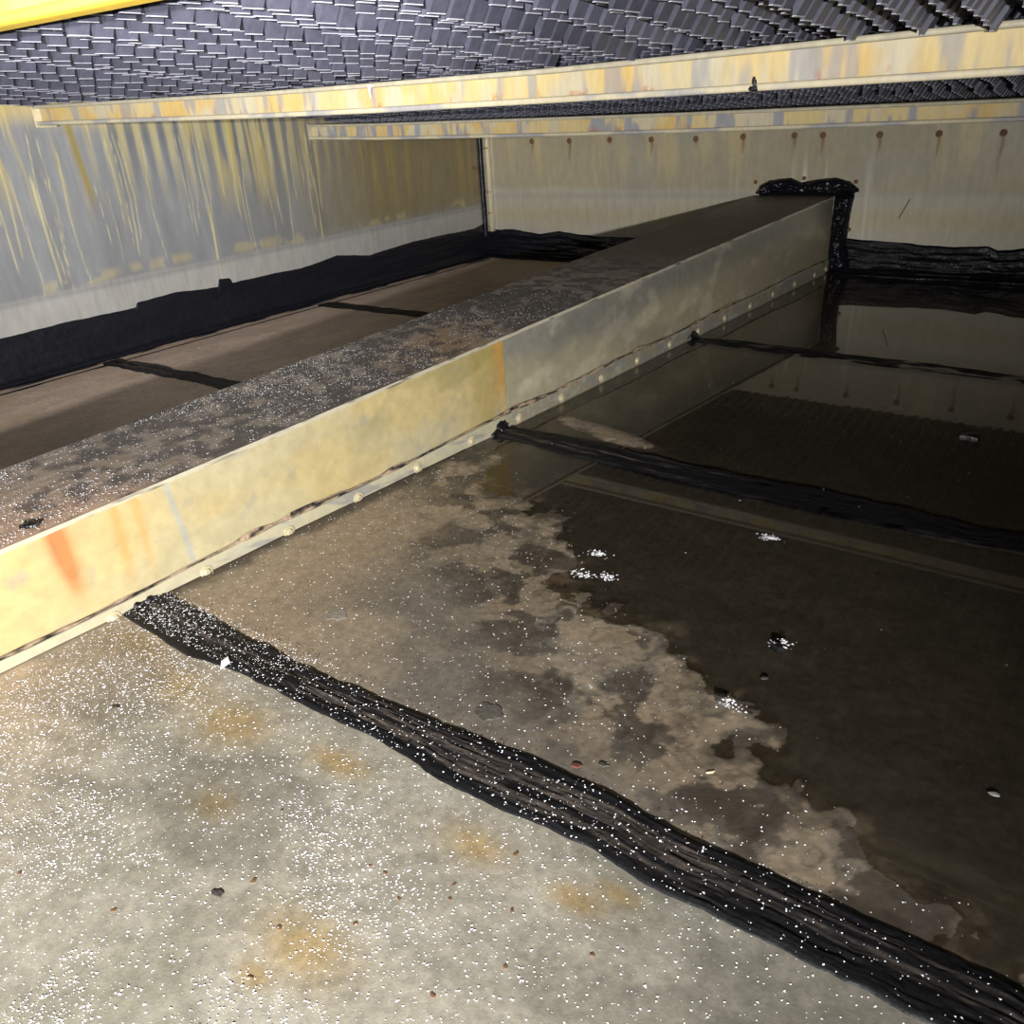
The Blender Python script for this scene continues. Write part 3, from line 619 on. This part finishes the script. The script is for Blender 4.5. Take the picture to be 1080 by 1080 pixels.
M_disc = plain('grey_disc', (84, 80, 74), .5, .2); M_white = plain('white_plastic', (236, 238, 245), .4, var=.02); M_red = plain('dark_red_scrap', (86, 48, 42), .6); M_pale = plain('pale_sliver', (204, 190, 150), .5)
o = flat_scrap('plastic_scrap', -1.290, .744, .010, .020, .004, M_white, 1, .5, float(FZ(np.array(-1.29), np.array(.745))) + .008, 'white plastic scrap on the edge of the nearest tar strip', 'scrap', pts=4)
flat_scrap('leaf_fragment', -.856, .398, .011, .006, .0015, M_leaf, 2, .2, None, 'dark leaf fragment on the pale dry floor at lower left', 'leaf')
for i, (fx, fy) in enumerate([(-.591, .59), (-.639, .531), (-.684, .552), (-.581, .569), (-.952, .302), (-1.127, .261), (-.511, .451), (-.38, .604), (-.711, .55), (-.715, .343), (-.46, .53), (-.83, .44), (-.66, .47), (-.74, .41), (-.9, .55), (-.55, .68), (-.5, .6)]):
    flat_scrap('rust_flake', fx, fy, random.uniform(.0025, .0055), random.uniform(.002, .004), .0007, M_flake, 20 + i, random.random() * 3, None, 'small brown rust flake on the pale floor in front of the nearest tar strip', 'rust flake', 'rust flakes on the near floor')
flat_scrap('tar_crumb', -1.36, .552, .009, .004, .002, M_black, 3, .4, None, 'small black tar crumb on the near floor left of the yellow patches', 'tar crumb')
flat_scrap('metal_disc', -.773, .907, .026, .024, .0012, M_disc, 4, 0, None, 'flat round grey disc on the floor just behind the nearest tar strip', 'disc', pts=20)
flat_scrap('dark_scrap', -.417, 1.368, .016, .012, .010, M_black, 5, 0, float(WZ(-.417, 1.368)) - .002, 'black debris with white crust standing in the shallow water', 'scrap')
flat_scrap('dark_scrap', -.446, 1.158, .022, .010, .007, M_leaf, 6, -.5, float(FZ(np.array(-.446), np.array(1.158))), 'dark wet debris clump at the edge of the water', 'scrap')
flat_scrap('dark_scrap', -.405, 1.262, .008, .004, .002, M_leaf, 61, .5, float(WZ(-.405, 1.262)) - .001, 'tiny dark fleck in the water behind the wet debris clump', 'scrap')
flat_scrap('grey_chip', -.017, 1.17, .008, .005, .0018, M_gscr, 7, .3, float(WZ(-.017, 1.17)) - .001, 'pale grey chip in the dark water near the right edge', 'chip')
flat_scrap('sunken_lump', -.319, 2.735, .034, .024, .014, M_black, 8, .3, float(WZ(-.319, 2.735)) - .008, 'dark lump breaking the water surface beyond the middle tar strip', 'lump', pts=12)
flat_scrap('red_scrap', -.573, .866 + .012, .010, .005, .0018, M_red, 9, .5, None, 'dark red scrap touching the far side of the nearest tar strip', 'scrap')
flat_scrap('grey_scrap', -.537, .905, .009, .005, .0015, M_leaf, 10, .2, None, 'small dark grey scrap on the floor right of the red one', 'scrap')
flat_scrap('pale_sliver', -.389, .983, .011, .0025, .0015, M_pale, 11, .9, None, 'pale thin sliver on the mottled floor', 'sliver', pts=5)
flat_scrap('pale_disc', -1.24, .99, .030, .022, .0008, M_scale, 12, .4, None, 'pale round patch of scale with a dark rim on the floor behind the tar strip', 'scale patch', pts=16)
o = flat_scrap('tar_crumb', -1.700, .640, .018, .007, .006, M_black, 13, .9, float(ZT(.64)) + .003, 'black tar crumb on the near end of the box beam top', 'tar crumb')

# white mineral crystals: thousands of flakes lying loose -------------
def crystals(name, P, size, label):
    n = len(P); rs = np.random.default_rng(len(P)); ang = rs.random(n) * 6.28; s = size * (.5 + rs.random(n) ** 2 * 1.3)
    base = np.array([(1, 0, 0), (-.3, .8, 0), (-.7, -.6, 0), (.1, .1, .28)])
    sx = .7 + .6 * rs.random(n)
    V = np.empty((n, 4, 3)); ca, sa = np.cos(ang), np.sin(ang)
    for k, b in enumerate(base):
        V[:, k, 0] = P[:, 0] + s * (b[0] * sx * ca - b[1] * sa); V[:, k, 1] = P[:, 1] + s * (b[0] * sx * sa + b[1] * ca); V[:, k, 2] = P[:, 2] + s * b[2]
    f = np.array([(0, 1, 3), (1, 2, 3), (2, 0, 3)]); F = (np.arange(n)[:, None, None] * 4 + f[None]).reshape(-1, 3)
    return tag(link(name, mesh_np(name, V, F, M_salt, None, False)), label, 'crystals', kind='stuff')
def scatter(n, x0, x1, y0, y1, dens, zf):
    x = rng.uniform(x0, x1, n); y = rng.uniform(y0, y1, n); k = rng.random(n) < dens(x, y); x, y = x[k], y[k]
    return np.stack([x, y, zf(x, y)], 1)
seamtop = lambda x, y: np.where(((y > .74) & (y < .85)), .009, np.where((y > 2.0) & (y < 2.14), .011, 0))
fz2 = lambda x, y: np.maximum(FZ(x, y), np.where(y > .35, WZ(x, y), -9)) * (x > -1.8) + FZ(x, y) * (x <= -1.8) + seamtop(x, y) * (x > -1.7) + .0005
d1 = lambda x, y: np.clip(.22 + 1.3 * ss(.52, .72, fbm(x * 6, y * 6, 4, 300)) * ss(-.4, -1.0, x) + .5 * np.exp(-((x + 1.5) / .3) ** 2), 0, 1) * ss(.6, -.7, x) * ss(1.0, .55, y * .6) * (x > XR(y) + .02)
d2 = lambda x, y: np.clip(.35 * ss(.05, -.12, wet(x, y)) * (.4 + .9 * fbm(x * 6, y * 6, 3, 301)) + .004, 0, 1) * (x > XR(y) + .02)
P = np.concatenate([scatter(62000, -1.7, .4, -.05, .85, d1, fz2), scatter(42000, -1.7, .4, .85, 3.2, d2, fz2)])
crystals('salt_crystals', P, .0014, 'white mineral crystals scattered over the open floor')
d3 = lambda x, y: np.clip(.25 + 1.0 * ss(.42, .62, fbm(x * 5, y * 5, 3, 302)), 0, 1) * ss(3.2, 1.2, y) * (x > XL(y) + .01) * (x < XR(y) - .005)
crystals('salt_crystals', scatter(24000, -2.1, -1.55, .3, 3.3, d3, lambda x, y: ZT(y) + .004), 0.0015, 'white mineral crystals scattered on the box beam top')
d4 = lambda x, y: .5 * ss(.4, .6, fbm(x * 5, y * 5, 3, 303)) * (x > XW(y) + .12)
crystals('salt_crystals', scatter(2200, -3.9, -2.3, 1.2, 5.0, d4, lambda x, y: FZ(x, y) + .0008), .0026, 'white crystals on the trough floor behind the box beam')
for i, (cx, cy, n, lb) in enumerate([(-.908, 1.515, 60, 'white crystal cluster farthest left on the dark water'), (-.887, 1.416, 55, 'white crystal cluster at the shore, the nearest of three'), (-.836, 1.435, 55, 'white crystal cluster just right of the nearest one'), (-.596, 1.799, 80, 'white crystal cluster out in the water before the middle tar strip'), (-.412, 1.372, 40, 'white crust on the black debris in the water'), (-.425, 1.150, 40, 'white crust on the dark clump at the water edge')]):
    x = rng.normal(cx, .013, n); y = rng.normal(cy, .008, n)
    o = crystals('crystal_cluster', np.stack([x, y, np.maximum(WZ(x, y), FZ(x, y)) + (.009 if i > 3 else .0005)], 1), .0026, lb)
